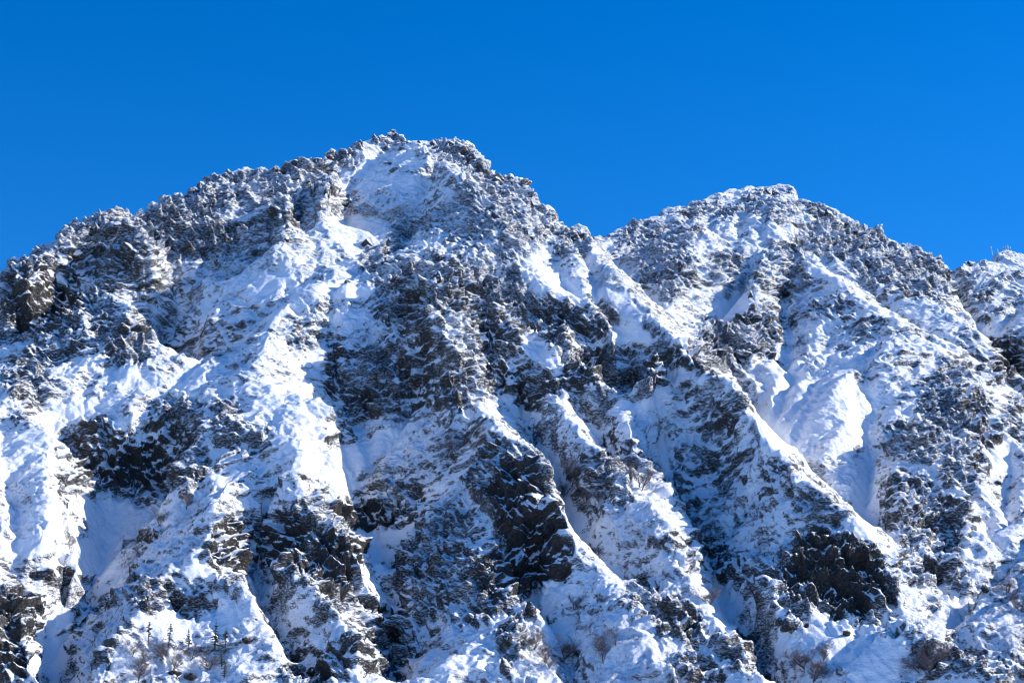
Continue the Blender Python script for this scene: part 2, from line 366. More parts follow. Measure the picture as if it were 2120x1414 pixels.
# ------------------------------------------------------------------ where bare rock and where clean snow lies
ROCK = [(60,520,60,20,-35,1.0),(150,475,60,18,-20,1.0),(250,440,60,20,-20,.9),(340,405,60,18,-18,1.0),(430,370,50,18,-20,.9),(600,345,50,18,-15,.9),(120,540,80,30,-28,1.1),(240,490,70,30,-25,1.0),(330,470,60,40,-20,.9),(500,390,60,30,-20,.8),(1340,475,60,16,-22,.8),(1450,430,60,18,-15,.7),(1540,420,60,20,-10,.6),(1770,490,60,30,25,1.0),(1870,540,60,30,20,1.0),(1700,450,40,20,25,.8),(1130,450,40,40,40,.8),(1040,390,50,30,30,.8),(90,620,110,90,-30,1.2),(270,520,110,45,-20,1.1),(390,430,120,45,-20,1.0),(420,500,110,45,-15,1.1),(560,385,90,40,-20,.8),(640,345,60,35,-25,.8),(700,325,50,35,-20,.8),
 (160,520,90,40,-30,1),(60,580,60,40,-30,1),(210,600,40,30,0,.6),(60,650,80,50,-30,.9),
 (250,700,70,50,0,.7),(60,790,60,60,0,.7),(110,730,80,25,-20,.6),(180,640,60,40,-20,.6),(640,420,80,40,-20,.7),(700,440,40,15,0,.6),(560,470,80,40,-25,.6),(320,600,60,30,-20,.6),
 (880,620,100,90,0,1),(1000,640,120,120,0,1),(1120,660,120,55,20,1),(900,760,110,80,0,1),(790,780,80,70,0,1),(760,830,60,35,-10,1.1),(1000,760,60,60,0,.9),(1110,800,60,50,0,1),(1210,750,60,40,0,.9),(1300,760,90,40,0,.9),(1230,660,50,35,20,1),(700,760,40,50,0,.8),
 (950,310,60,35,20,.8),(1000,400,80,60,30,.8),(1080,430,45,60,30,.7),(930,470,140,45,-8,.7),(800,285,40,25,0,.6),(860,470,60,40,0,.4),(760,430,70,14,-6,.7),(800,400,50,12,-6,.5),(1080,470,60,60,20,.6),(1190,500,40,40,0,.6),
 (785,540,40,50,0,.6),(820,500,40,25,-30,.6),(640,690,60,30,0,.4),(660,640,60,30,0,.3),
 (1090,1070,75,140,-12,1.4),(1040,1200,70,70,0,1.3),(1020,980,45,80,0,1),(880,1180,60,110,20,1),(800,1310,80,90,0,1),(750,1065,80,30,0,1.3),(690,1180,60,90,-10,1.3),(600,1130,60,70,0,1.2),(470,1140,45,75,10,1.2),(960,1240,70,60,0,.9),(660,1060,50,40,0,.7),(930,1120,60,80,0,.7),(820,1030,60,35,0,.8),(1130,1140,60,60,0,1.3),(1080,1290,40,60,0,.6),(1050,1350,30,50,0,.8),(690,1370,50,40,20,.9),(610,1400,40,40,0,.8),
 (260,970,130,65,0,1.3),(360,870,55,60,0,1),(190,930,60,60,0,1.1),(140,1000,18,60,0,.8),(390,960,40,60,0,.8),(470,870,30,60,10,.6),(510,900,60,40,0,.5),
 (20,1310,40,110,0,1.3),(70,1300,25,60,-10,1.0),(160,1290,70,8,-30,.9),(220,1255,70,8,-34,.8),(270,1200,60,10,-38,.55),(230,1350,80,12,-36,.7),(120,1190,50,22,0,.8),(320,1235,50,25,0,1),(400,1250,60,22,0,1),(320,1100,40,14,-38,.9),(180,1190,22,8,0,.7),
 (1740,1190,120,85,20,1.4),(1400,1290,70,45,10,1.1),(1330,1230,40,50,0,.8),(1265,1000,45,50,0,.9),(1520,1340,60,40,20,.8),(1440,1390,60,40,0,.7),(1640,1230,60,40,20,1.2),(1280,930,50,30,0,.5),(1400,1120,40,30,20,.5),(1250,1070,40,16,20,.5),(1650,1290,25,20,0,.9),(1430,1140,30,40,0,.7),
 (1800,520,110,55,22,.9),(1930,580,90,40,15,.9),(1720,500,70,45,0,.8),(1600,430,60,30,0,.6),(1480,725,90,60,0,1),(1560,690,60,60,0,1),(1380,560,60,55,0,.7),(1340,510,80,22,-15,.7),(1390,490,60,20,-15,.6),(1500,560,50,30,0,.6),(1620,560,60,50,0,.6),(1960,840,60,90,20,.8),(2010,890,70,70,0,1),(1990,980,50,70,0,.9),(1890,1050,60,60,0,.8),(1960,1080,60,60,0,.9),(2080,750,50,50,0,1.2),(2110,850,30,60,0,.8),(1900,1100,40,60,0,.7),(1850,880,30,30,0,.6),(1900,920,50,40,20,.9),(1970,1180,40,40,0,.9),(1900,1180,50,40,0,.8),(2060,600,60,14,-18,.5),(2050,650,60,14,-18,.5),(1690,760,30,20,0,.5),(1720,640,70,25,0,.5),(1790,680,50,20,0,.4),
 (1620,990,40,50,20,.6),(1690,1060,60,30,30,.6),(1550,1190,60,50,0,.8),(1480,940,60,30,20,.4),(1520,850,30,50,20,.5),(1410,1000,20,60,0,.5),(1500,1170,40,40,0,.6),
 (1960,1360,80,40,10,.7),(1870,1300,40,20,0,.6),(2080,1390,50,40,0,.7),(1960,1250,30,30,0,.6)]
SNOW = [(1650,840,75,100,20,1),(1720,780,60,50,30,.8),(1795,1030,30,90,0,1),(1780,860,40,70,0,.8),(250,1070,90,35,0,1.2),(205,1150,45,60,20,1.2),(115,1320,25,70,15,1.2),(770,925,100,26,-25,1.1),(700,985,30,40,0,1),(800,400,70,40,0,.7),(740,480,60,30,0,.9),(900,500,60,16,-8,.8),(1180,600,110,26,38,1.1),(1110,570,30,40,0,1),(1300,680,60,22,38,.9),(1500,1235,45,40,0,1.2),(1965,1270,30,50,20,1.2),(1700,1325,110,35,0,1),(1150,1235,50,22,0,1.1),(790,1110,60,22,0,1.3),(780,1160,36,22,0,1.3),(800,1245,30,22,0,1.3),(1145,975,22,45,-20,1),(1180,1060,18,60,-15,1),(390,790,30,40,0,1.1),(560,585,60,25,-20,.8),(690,600,90,22,-8,.8),(600,640,60,20,-20,.5),(720,660,40,30,0,.5),(620,880,50,70,0,.6),(660,950,40,50,0,.7),(590,830,50,30,0,.6),(280,790,60,30,0,.7),(180,850,80,25,0,.5),(60,950,60,50,0,.5),(80,1080,70,70,0,.5),(1110,720,40,22,20,1),(1100,860,60,12,0,.6),(1330,830,80,14,-20,.7),(1500,640,60,25,-40,.9),(1440,690,50,20,-30,.8),(1260,525,40,10,-10,.9),(1700,565,40,16,10,.8),(460,1270,40,40,0,.8),(350,1290,80,22,0,.7),(860,1390,50,16,-45,1.1),(1160,1310,60,25,10,.9),(1820,1370,60,40,0,1),(430,1195,40,14,20,.9),(1140,750,30,30,30,.7),(1740,910,40,30,0,.6),(150,580,40,16,-10,1.0),(740,345,60,25,0,.5),(830,320,60,20,20,.5),(440,990,60,18,-30,.8),(1270,620,60,20,40,.8),(1420,780,60,16,20,.6),(2080,950,40,30,20,.7),(2060,1090,40,30,0,.7)]
pu, pv = project(XX, YY, ZZ)
def blobs(tab, seed):
    m = np.zeros(pu.shape, np.float32)
    wu = pu + 22 * perlin(pu / 70, pv / 70, np.float32(seed) + 0 * pu, seed) + 12 * perlin(pu / 26, pv / 26, 0 * pu + .3, seed + 1)
    wv = pv + 22 * perlin(pu / 70, pv / 70, 0 * pu + 3.5, seed + 2) + 12 * perlin(pu / 26, pv / 26, 0 * pu + .7, seed + 3)
    for cx, cy, rx, ry, rot, s in tab:
        c, sn = math.cos(math.radians(rot)), math.sin(math.radians(rot))
        R = max(rx, ry) * 1.5
        bb = np.nonzero((np.abs(pu - cx) < R + 40) & (np.abs(pv - cy) < R + 40))
        if len(bb[0]) == 0: continue
        du, dv = wu[bb] - cx, wv[bb] - cy
        e = ((du * c + dv * sn) / rx) ** 2 + ((-du * sn + dv * c) / ry) ** 2
        k = s * (1 - sstep(0.35, 1.55, e))
        m[bb] = np.maximum(m[bb], k)
    return m
rockm = blobs(ROCK, 5)
snowm = blobs(SNOW, 9)
tick('masks')

# ------------------------------------------------------------------ relief
P = np.stack([XX, YY, ZZ], -1).astype(np.float32)
Ps = np.stack([XX, YY, blur2(ZZ, 4.0)], -1)
N = normals(Ps).astype(np.float32)
x, y, z = P[..., 0], P[..., 1], P[..., 2]
base_nz = N[..., 2]
rough = np.clip(0.46 + 0.58 * rockm - 0.46 * snowm, 0.07, 1.25)
# domain warp
wx = x + 6 * perlin(x / 31, y / 31, z / 31, 21) + 2.5 * perlin(x / 11, y / 11, z / 11, 22)
wy = y + 6 * perlin(x / 31, y / 31, z / 31, 23) + 2.5 * perlin(x / 11, y / 11, z / 11, 24)
wz = z + 6 * perlin(x / 31, y / 31, z / 31, 25) + 2.5 * perlin(x / 11, y / 11, z / 11, 26)
def ridged(s, seed, ax=1.0, ay=1.0, az=1.0):
    return 1 - np.abs(perlin(wx / (s * ax), wy / (s * ay), wz / (s * az), seed)) * 2.0
disp = (ridged(46, 31, .8, 1, 1.3) - .6) * 2.4 * (0.3 + 0.7 * rough)
disp += (ridged(21, 32, .75, 1, 1.3) - .6) * 2.3 * (0.15 + 0.85 * rough)
disp += (ridged(10, 33, .8, 1, 1.2) - .6) * 2.0 * (0.10 + 0.90 * rough)
disp += (ridged(4.8, 34) - .5) * 1.35 * (0.08 + 0.92 * rough)
disp += (ridged(2.3, 35) - .5) * 0.85 * rough
disp += perlin(x / 1.25, y / 1.25, z / 1.25, 36) * 0.45 * rough
# upright ribs on the rock walls
wall = np.clip(rockm, 0, 1.3)
disp += (ridged(6.5, 37, 1, 1, 3.2) - .5) * 1.9 * wall
disp += (ridged(3.2, 38, 1, 1, 2.6) - .5) * 1.0 * wall
# pinnacles
spike = sstep(.12, .62, perlin(x / 7.5, y / 7.5, z / 11, 39)) * 0.6 * np.clip(rockm, 0, 1)
# broken crest along the skylines
skl = [(x0, y0 + 4, 14, 14, 0, 1) for pts in (SKY_A, SKY_B, SKY_C) for x0, y0 in pts]
skm = blobs(skl, 25)
spike = spike + skm * sstep(-.15, .35, perlin(x / 38, y / 38, z / 60, 50)) * (sstep(.05, .5, perlin(x / 4.0, y / 4.0, z / 9.0, 45)) * 2.6 + perlin(x / 8, y / 8, z / 12, 46) * 1.8 - .5)
# joints: upright steps that break the walls into buttresses
def joint(dx, dy, dz, per, sd):
    f = (dx * wx + dy * wy + dz * wz + 3.0 * perlin(x / 28, y / 28, z / 28, sd)) / per; f = f - np.floor(f)
    return sstep(0, .78, f) - sstep(.86, 1, f) - .5
disp += (joint(.85, .5, .12, 7.5, 47) * 2.0 + joint(.55, -.83, -.15, 4.4, 48) * 1.1 + joint(.95, .1, .3, 2.9, 49) * .7) * np.clip(wall + .12, 0, 1.2)
# bedding: ledges that dip to the left
st = (wz - 0.26 * wx + 0.1 * wy + 7 * perlin(x / 60, y / 60, z / 60, 41) + 3 * perlin(x / 22, y / 22, z / 22, 44))
def ledge(per):
    f = st / per; f = f - np.floor(f)
    return sstep(0.0, 0.55, f) - sstep(0.8, 1.0, f) - 0.5
led = ledge(9.0) * 1.9 + ledge(3.7) * 1.0
lm = np.clip(0.3 + perlin(x / 45, y / 45, z / 45, 43) * 1.5 + 0.45 * rockm - 0.4 * snowm, 0.0, 1.0)
disp -= led * lm * (0.25 + 0.75 * rough)
fade = sstep(456, 475, y)
disp *= .45 + .55 * sstep(.08, .35, base_nz)
P = P + N * (disp * fade)[..., None]
P[..., 2] += spike * fade
N2 = normals(P)
nz = N2[..., 2]
tick('relief')
lowH = blur2(P[..., 2].astype(np.float64), 5.0)
conv = (P[..., 2] - lowH)
steep = sstep(0.62, 0.30, nz)
loc = np.clip(blur2(nz.astype(np.float64), 7.0) - nz, -.45, .5)
tend = 0.265 + 0.225 * np.clip(rockm, 0, 1.22) ** 1.4 - 0.42 * snowm + 0.16 * (steep - 0.2) + 0.75 * loc * np.clip(.5 + rockm - .5 * snowm, .25, 1.2) + 0.07 * sstep(760, 480, pv) + 0.04 * np.clip(conv, -2, 2)
tend += 0.36 * perlin(x / 19, y / 19, z / 13, 51) + 0.2 * perlin(x / 6, y / 6, z / 4, 52)
tend = np.clip(tend, 0, 1).astype(np.float32)
dry = (0.07 + 0.34 * sstep(0.95, 1.35, rockm) - 0.12 * sstep(700, 500, pv) + 0.25 * perlin(x / 14, y / 14, z / 14, 61)).astype(np.float32)
tick('snow cover')

# ------------------------------------------------------------------ materials
def mat(name):
    m = bpy.data.materials.new(name); m.use_nodes = True
    t = m.node_tree; t.nodes.clear()
    o = t.nodes.new('ShaderNodeOutputMaterial'); b = t.nodes.new('ShaderNodeBsdfPrincipled')
    t.links.new(b.outputs[0], o.inputs[0])
    return m, t, b
def node(t, typ, **kw):
    n = t.nodes.new(typ)
    for k, v in kw.items():
        if hasattr(n, k): setattr(n, k, v)
        else: n.inputs[k.replace('_', ' ')].default_value = v
    return n
def math_n(t, op, a, b=None, c=None, clamp=False):
    n = t.nodes.new('ShaderNodeMath'); n.operation = op; n.use_clamp = clamp
    for i, v in enumerate((a, b, c)):
        if v is None: continue
        if isinstance(v, (int, float)): n.inputs[i].default_value = v
        else: t.links.new(v, n.inputs[i])
    return n.outputs[0]
def ramp(t, fac, stops, interp='LINEAR'):
    r = t.nodes.new('ShaderNodeValToRGB'); r.color_ramp.interpolation = interp
    e = r.color_ramp.elements
    while len(e) < len(stops): e.new(0.5)
    for k, (p, c) in zip(e, stops):
        k.position = p; k.color = (*c, 1)
    t.links.new(fac, r.inputs[0]); return r.outputs[0]
def noise(t, vec, scale, detail=4, rough=.55, dist=0.0):
    n = t.nodes.new('ShaderNodeTexNoise'); n.inputs['Scale'].default_value = scale
    n.inputs['Detail'].default_value = detail; n.inputs['Roughness'].default_value = rough; n.inputs['Distortion'].default_value = dist
    t.links.new(vec, n.inputs['Vector']); return n.outputs['Fac']
def mixc(t, fac, a, b):
    n = t.nodes.new('ShaderNodeMix'); n.data_type = 'RGBA'
    t.links.new(fac, n.inputs[0])
    for i, v in ((6, a), (7, b)):
        if isinstance(v, tuple): n.inputs[i].default_value = (*v, 1)
        else: t.links.new(v, n.inputs[i])
    return n.outputs[2]

M_MTN, t, b = mat('snow_and_rock')
geo = node(t, 'ShaderNodeTexCoord').outputs['Object']
at = node(t, 'ShaderNodeAttribute', attribute_name='bare').outputs['Fac']
mp = node(t, 'ShaderNodeMapping'); mp.inputs['Rotation'].default_value = (0, math.radians(-15), 0); mp.inputs['Scale'].default_value = (.8, .8, 1.12)
t.links.new(geo, mp.inputs[0])
n1 = noise(t, mp.outputs[0], 0.62, 5, .66)
n2 = noise(t, geo, 2.2, 3, .6)
n5 = noise(t, geo, 5.0, 2, .6)
vo = node(t, 'ShaderNodeTexVoronoi', feature='F1'); vo.inputs['Scale'].default_value = .75; vo.inputs['Detail'].default_value = 1.0
t.links.new(mp.outputs[0], vo.inputs['Vector'])
rough_ = math_n(t, 'MULTIPLY_ADD', at, 1.1, .0, clamp=True)
# rock relief: blocks plus grain, softer under the snow
bh = math_n(t, 'ADD', math_n(t, 'MULTIPLY', n1, 1.7), math_n(t, 'ADD', math_n(t, 'MULTIPLY', n2, .35), math_n(t, 'MULTIPLY', vo.outputs['Distance'], .5)))
bmp = node(t, 'ShaderNodeBump'); bmp.inputs['Distance'].default_value = 1.0
t.links.new(math_n(t, 'MULTIPLY_ADD', rough_, .66, .34, clamp=True), bmp.inputs['Strength'])
t.links.new(bh, bmp.inputs['Height'])
t.links.new(bmp.outputs[0], b.inputs['Normal'])
# snow and rime lie on what faces up
dt = node(t, 'ShaderNodeVectorMath', operation='DOT_PRODUCT'); dt.inputs[1].default_value = (.12, -.25, .96)
t.links.new(bmp.outputs[0], dt.inputs[0])
up = math_n(t, 'MULTIPLY', math_n(t, 'SUBTRACT', .58, dt.outputs['Value']), .42)
hf = math_n(t, 'ADD', math_n(t, 'MULTIPLY', math_n(t, 'SUBTRACT', n1, .5), .72), math_n(t, 'MULTIPLY', math_n(t, 'SUBTRACT', n2, .5), .92))
hf = math_n(t, 'ADD', hf, math_n(t, 'MULTIPLY', math_n(t, 'SUBTRACT', n5, .5), .35))
sel = math_n(t, 'ADD', at, math_n(t, 'ADD', hf, up))
mr = node(t, 'ShaderNodeMapRange', interpolation_type='SMOOTHSTEP')
t.links.new(sel, mr.inputs[0]); mr.inputs[1].default_value = .46; mr.inputs[2].default_value = .54
rockfac = mr.outputs[0]
rn = noise(t, geo, 0.12, 5, .6)
rn2 = noise(t, geo, 1.4, 4, .65)
rc = ramp(t, rn2, [(.25, (.014, .0145, .016)), (.5, (.042, .041, .040)), (.75, (.115, .108, .10))])
rb = ramp(t, rn, [(.56, (0, 0, 0)), (.68, (1, 1, 1))])
rc = mixc(t, math_n(t, 'MULTIPLY', rb, .55), rc, (.060, .040, .030))
# rime: a crust of frost caught on the rock's grain and upper edges
dryn = node(t, 'ShaderNodeAttribute', attribute_name='dry').outputs['Fac']
n4 = noise(t, mp.outputs[0], 1.5, 4, .72, .6)
rs = math_n(t, 'ADD', math_n(t, 'MULTIPLY', math_n(t, 'SUBTRACT', n4, .5), 1.5), math_n(t, 'MULTIPLY', math_n(t, 'SUBTRACT', n5, .5), .7))
rs = math_n(t, 'SUBTRACT', math_n(t, 'ADD', rs, math_n(t, 'MULTIPLY', math_n(t, 'SUBTRACT', dt.outputs['Value'], .5), .45)), dryn)
rm = node(t, 'ShaderNodeMapRange', interpolation_type='SMOOTHSTEP'); t.links.new(rs, rm.inputs[0]); rm.inputs[1].default_value = -.06; rm.inputs[2].default_value = .07
rc = mixc(t, math_n(t, 'MULTIPLY', rm.outputs[0], .93), rc, (.78, .80, .83))
sn = noise(t, geo, .5, 5, .6)
sc_ = ramp(t, sn, [(.3, (.86, .875, .895)), (.7, (.92, .923, .925))])
t.links.new(mixc(t, rockfac, sc_, rc), b.inputs['Base Color'])
b.inputs['Roughness'].default_value = .75
b.inputs['Specular IOR Level'].default_value = .2

# ------------------------------------------------------------------ terrain meshes
def grid_faces(nr, na):
    idx = np.arange(nr * na, dtype=np.int32).reshape(nr, na)
    return np.stack([idx[:-1, :-1], idx[:-1, 1:], idx[1:, 1:], idx[1:, :-1]], -1).reshape(-1, 4)
def mesh_np(name, V, Fq, m, attrs=None, smooth=True):
    me = bpy.data.meshes.new(name)
    me.vertices.add(len(V)); me.vertices.foreach_set('co', np.ascontiguousarray(V, np.float32).ravel())
    k = Fq.shape[1]
    me.loops.add(len(Fq) * k); me.loops.foreach_set('vertex_index', np.ascontiguousarray(Fq, np.int32).ravel())
    me.polygons.add(len(Fq)); me.polygons.foreach_set('loop_start', np.arange(0, len(Fq) * k, k, dtype=np.int32))
    me.polygons.foreach_set('use_smooth', np.full(len(Fq), smooth))
    me.update(calc_edges=True)
    for an, av in (attrs or {}).items():
        a = me.attributes.new(an, 'FLOAT', 'POINT'); a.data.foreach_set('value', np.ascontiguousarray(av, np.float32).ravel())
    me.materials.append(m)
    return me
def tag(o, label=None, cat=None, group=None, kind=None):
    if label: o['label'] = label
    if cat: o['category'] = cat
    if group: o['group'] = group
    if kind: o['kind'] = kind
    return o
def add(name, me, parent=None):
    o = bpy.data.objects.new(name, me); C.objects.link(o)
    if parent is not None: o.parent = parent
    return o
Fq = grid_faces(NR, NA)
mtn = add('mountain', mesh_np('mountain', P.reshape(-1, 3), Fq, M_MTN, {'bare': tend, 'dry': dry}))
tag(mtn, 'steep snowy rock mountain with two peaks', 'mountain', kind='structure')
tick('terrain')

# valley floor, under the camera and beyond, just below the mountain's foot
M_FLOOR, t, b = mat('valley_snow')
geo = node(t, 'ShaderNodeTexCoord').outputs['Object']
fn = noise(t, geo, .02, 6, .6)
t.links.new(ramp(t, fn, [(.35, (.80, .82, .85)), (.62, (.86, .87, .88)), (.68, (.2, .19, .18))]), b.inputs['Base Color'])
b.inputs['Roughness'].default_value = .8
gx = np.concatenate([np.linspace(-9000, -700, 12), np.linspace(-600, 600, 25), np.linspace(700, 9000, 12)])
GX, GY = np.meshgrid(gx, gx)
ZF0 = float(np.percentile(P[0, :, 2], 98)) + 1.0
GZ = np.full(GX.shape, min(ZF0, -1.7)) + 0.35 * perlin(GX / 190, GY / 190, 0 * GX + .5, 71)
floor_o = add('valley_floor', mesh_np('valley_floor', np.stack([GX, GY, GZ], -1).reshape(-1, 3), grid_faces(len(gx), len(gx)), M_FLOOR))
tag(floor_o, 'snow covered valley floor below the mountain', 'ground', kind='structure')
print('floor z', ZF0, 'first row', P[0, :, 2].min(), P[0, :, 2].max())

# ------------------------------------------------------------------ placing things on the slope
PU, PV = project(P[..., 0].astype(float), P[..., 1].astype(float), P[..., 2].astype(float))
def ground_at(px, py, rad=3.0):
    """nearest point of the mountain's surface seen in the direction of a pixel"""
    m = (np.abs(PU - px) < rad) & (np.abs(PV - py) < rad)
    if not m.any(): return ground_at(px, py, rad * 2)
    q = P[m]; k = np.argmin(q[:, 1]); near = q[q[:, 1] < q[k, 1] + 3.0]
    return near.mean(0), float(np.mean(N2[m][:, 2]))
rng = random.Random(11)

# frames and tubes
def tube(V, Fc, pts, rad, sides=3, cap=True):
    base = len(V)
    n = len(pts)
    for i, p in enumerate(pts):
        d = (Vector(pts[min(i + 1, n - 1)]) - Vector(pts[max(i - 1, 0)])).normalized()
        u = d.cross(Vector((0.31, 0.84, 0.44))).normalized(); w = d.cross(u)
        for k in range(sides):
            a = 2 * math.pi * k / sides
            V.append(tuple(Vector(p) + (u * math.cos(a) + w * math.sin(a)) * rad[i]))
    for i in range(n - 1):
        for k in range(sides):
            k2 = (k + 1) % sides
            Fc.append((base + i * sides + k, base + i * sides + k2, base + (i + 1) * sides + k2, base + (i + 1) * sides + k))
    if cap: Fc.append(tuple(base + (n - 1) * sides + k for k in range(sides)))
def pymesh(name, V, Fc, m, smooth=False, attr=None):
    me = bpy.data.meshes.new(name); me.from_pydata(V, [], Fc); me.update()
    me.materials.append(m)
    if smooth: me.polygons.foreach_set('use_smooth', [True] * len(me.polygons))
    if attr:
        for an, av in attr.items():
            a = me.attributes.new(an, 'FLOAT', 'POINT'); a.data.foreach_set('value', [av] * len(me.vertices))
    return me
def plain(name, stops, scale, rgh=.85):
    m, t, b = mat(name)
    g = node(t, 'ShaderNodeTexCoord').outputs['Object']
    t.links.new(ramp(t, noise(t, g, scale, 3, .6), stops), b.inputs['Base Color'])
    b.inputs['Roughness'].default_value = rgh
    return m
M_BARK = plain('bark', [(.3, (.035, .028, .025)), (.7, (.10, .085, .075))], 6)
M_TWIG = plain('twigs', [(.3, (.07, .05, .048)), (.55, (.15, .11, .105)), (.68, (.55, .55, .57))], 1.2)
M_NEED = plain('needles', [(.3, (.014, .022, .014)), (.55, (.035, .05, .028)), (.66, (.6, .62, .65))], 2.2)
M_POST = plain('frosted_wood', [(.35, (.10, .085, .07)), (.5, (.55, .56, .58)), (.7, (.78, .79, .82))], 1.5)

def bare_tree(seed, h):
    """stems from one foot, bent upward and outward, four orders of branches"""
    R = random.Random(seed)
    TV, TF, BV, BF = [], [], [], []
    def grow(p, d, ln, rad, order):
        pts = [p]; rr = [rad]; q = Vector(p); dd = Vector(d)
        n = 4 if order < 2 else 3
        for i in range(n):
            dd = (dd + Vector((R.uniform(-.35, .35), R.uniform(-.35, .35), R.uniform(-.12, .3)))).normalized()
            q = q + dd * (ln / n); pts.append(tuple(q)); rr.append(rad * (1 - .6 * (i + 1) / n))
        if order == 0: tube(TV, TF, pts, rr, 5)
        else: tube(BV, BF, pts, rr, 3, False)
        if order >= 3: return
        for i in range(1, n + 1):
            for k in range((2, 2, 3)[order] if i > 1 or order else 1):
                a = R.uniform(0, 6.28); out = Vector((math.cos(a), math.sin(a), R.uniform(-.15, .6)))
                nd = (dd * .45 + out * 1.0).normalized()
                grow(pts[i], nd, ln * R.uniform(.45, .68), max(rr[i] * R.uniform(.5, .7), .022), order + 1)
    for k in range(R.choice((1, 2, 2, 3))):
        a = R.uniform(0, 6.28)
        grow((R.uniform(-.15, .15), R.uniform(-.15, .15), -0.6), Vector((math.cos(a) * .6, math.sin(a) * .6, 1)).normalized(), h * .62, .15 * h / 6, 0)
    return pymesh('trunk', TV, TF, M_BARK), pymesh('branches', BV, BF, M_TWIG)
def conifer(seed, h, bare=.3):
    R = random.Random(seed)
    TV, TF, FV, FF = [], [], [], []
    bend = [(R.uniform(-.04, .04) * z, R.uniform(-.04, .04) * z) for z in range(6)]
    spine = [(bend[i][0] * h / 6, bend[i][1] * h / 6, -0.6 + (h + .6) * i / 5) for i in range(6)]
    tube(TV, TF, spine, [.16 * h / 6 * (1 - .85 * i / 5) for i in range(6)], 5)
    lev = 10
    for i in range(lev):
        f = i / (lev - 1); z = h * (bare + (1 - bare) * f * .98)
        gap = R.random()
        L_ = h * .24 * (1 - f) ** .7 * R.uniform(.55, 1.15) + .12
        for k in range(R.choice((4, 5, 6))):
            if gap < .25 and R.random() < .6: continue
            a = R.uniform(0, 6.28); ca, sa = math.cos(a), math.sin(a)
            ln = L_ * R.uniform(.6, 1.2)
            base = Vector((bend[4][0] * f, bend[4][1] * f, z))
            tip = base + Vector((ca * ln, sa * ln, -ln * R.uniform(.1, .45)))
            # sprays of needles along the branch
            for q in range(5):
                g = .15 + .85 * q / 4
                c0 = base.lerp(tip, g) + Vector((R.uniform(-.05, .05), R.uniform(-.05, .05), R.uniform(-.05, .05)))
                wd = (ln * .21 + .06) * (1.15 - g * .7)
                side = Vector((-sa, ca, 0)) * wd; fw = Vector((ca, sa, -.3)) * wd * .9
                b0 = len(FV)
                FV += [tuple(c0 - side - fw * .2 + Vector((0, 0, -.06))), tuple(c0 + fw), tuple(c0 + side - fw * .2 + Vector((0, 0, -.06))), tuple(c0 - fw * .4 + Vector((0, 0, .1))), tuple(c0 + Vector((0, 0, -.16 - wd * .25)))]
                FF += [(b0, b0 + 1, b0 + 3), (b0 + 1, b0 + 2, b0 + 3), (b0, b0 + 4, b0 + 1), (b0 + 1, b0 + 4, b0 + 2), (b0, b0 + 3, b0 + 4), (b0 + 2, b0 + 4, b0 + 3)]
    return pymesh('trunk', TV, TF, M_BARK), pymesh('foliage', FV, FF, M_NEED)

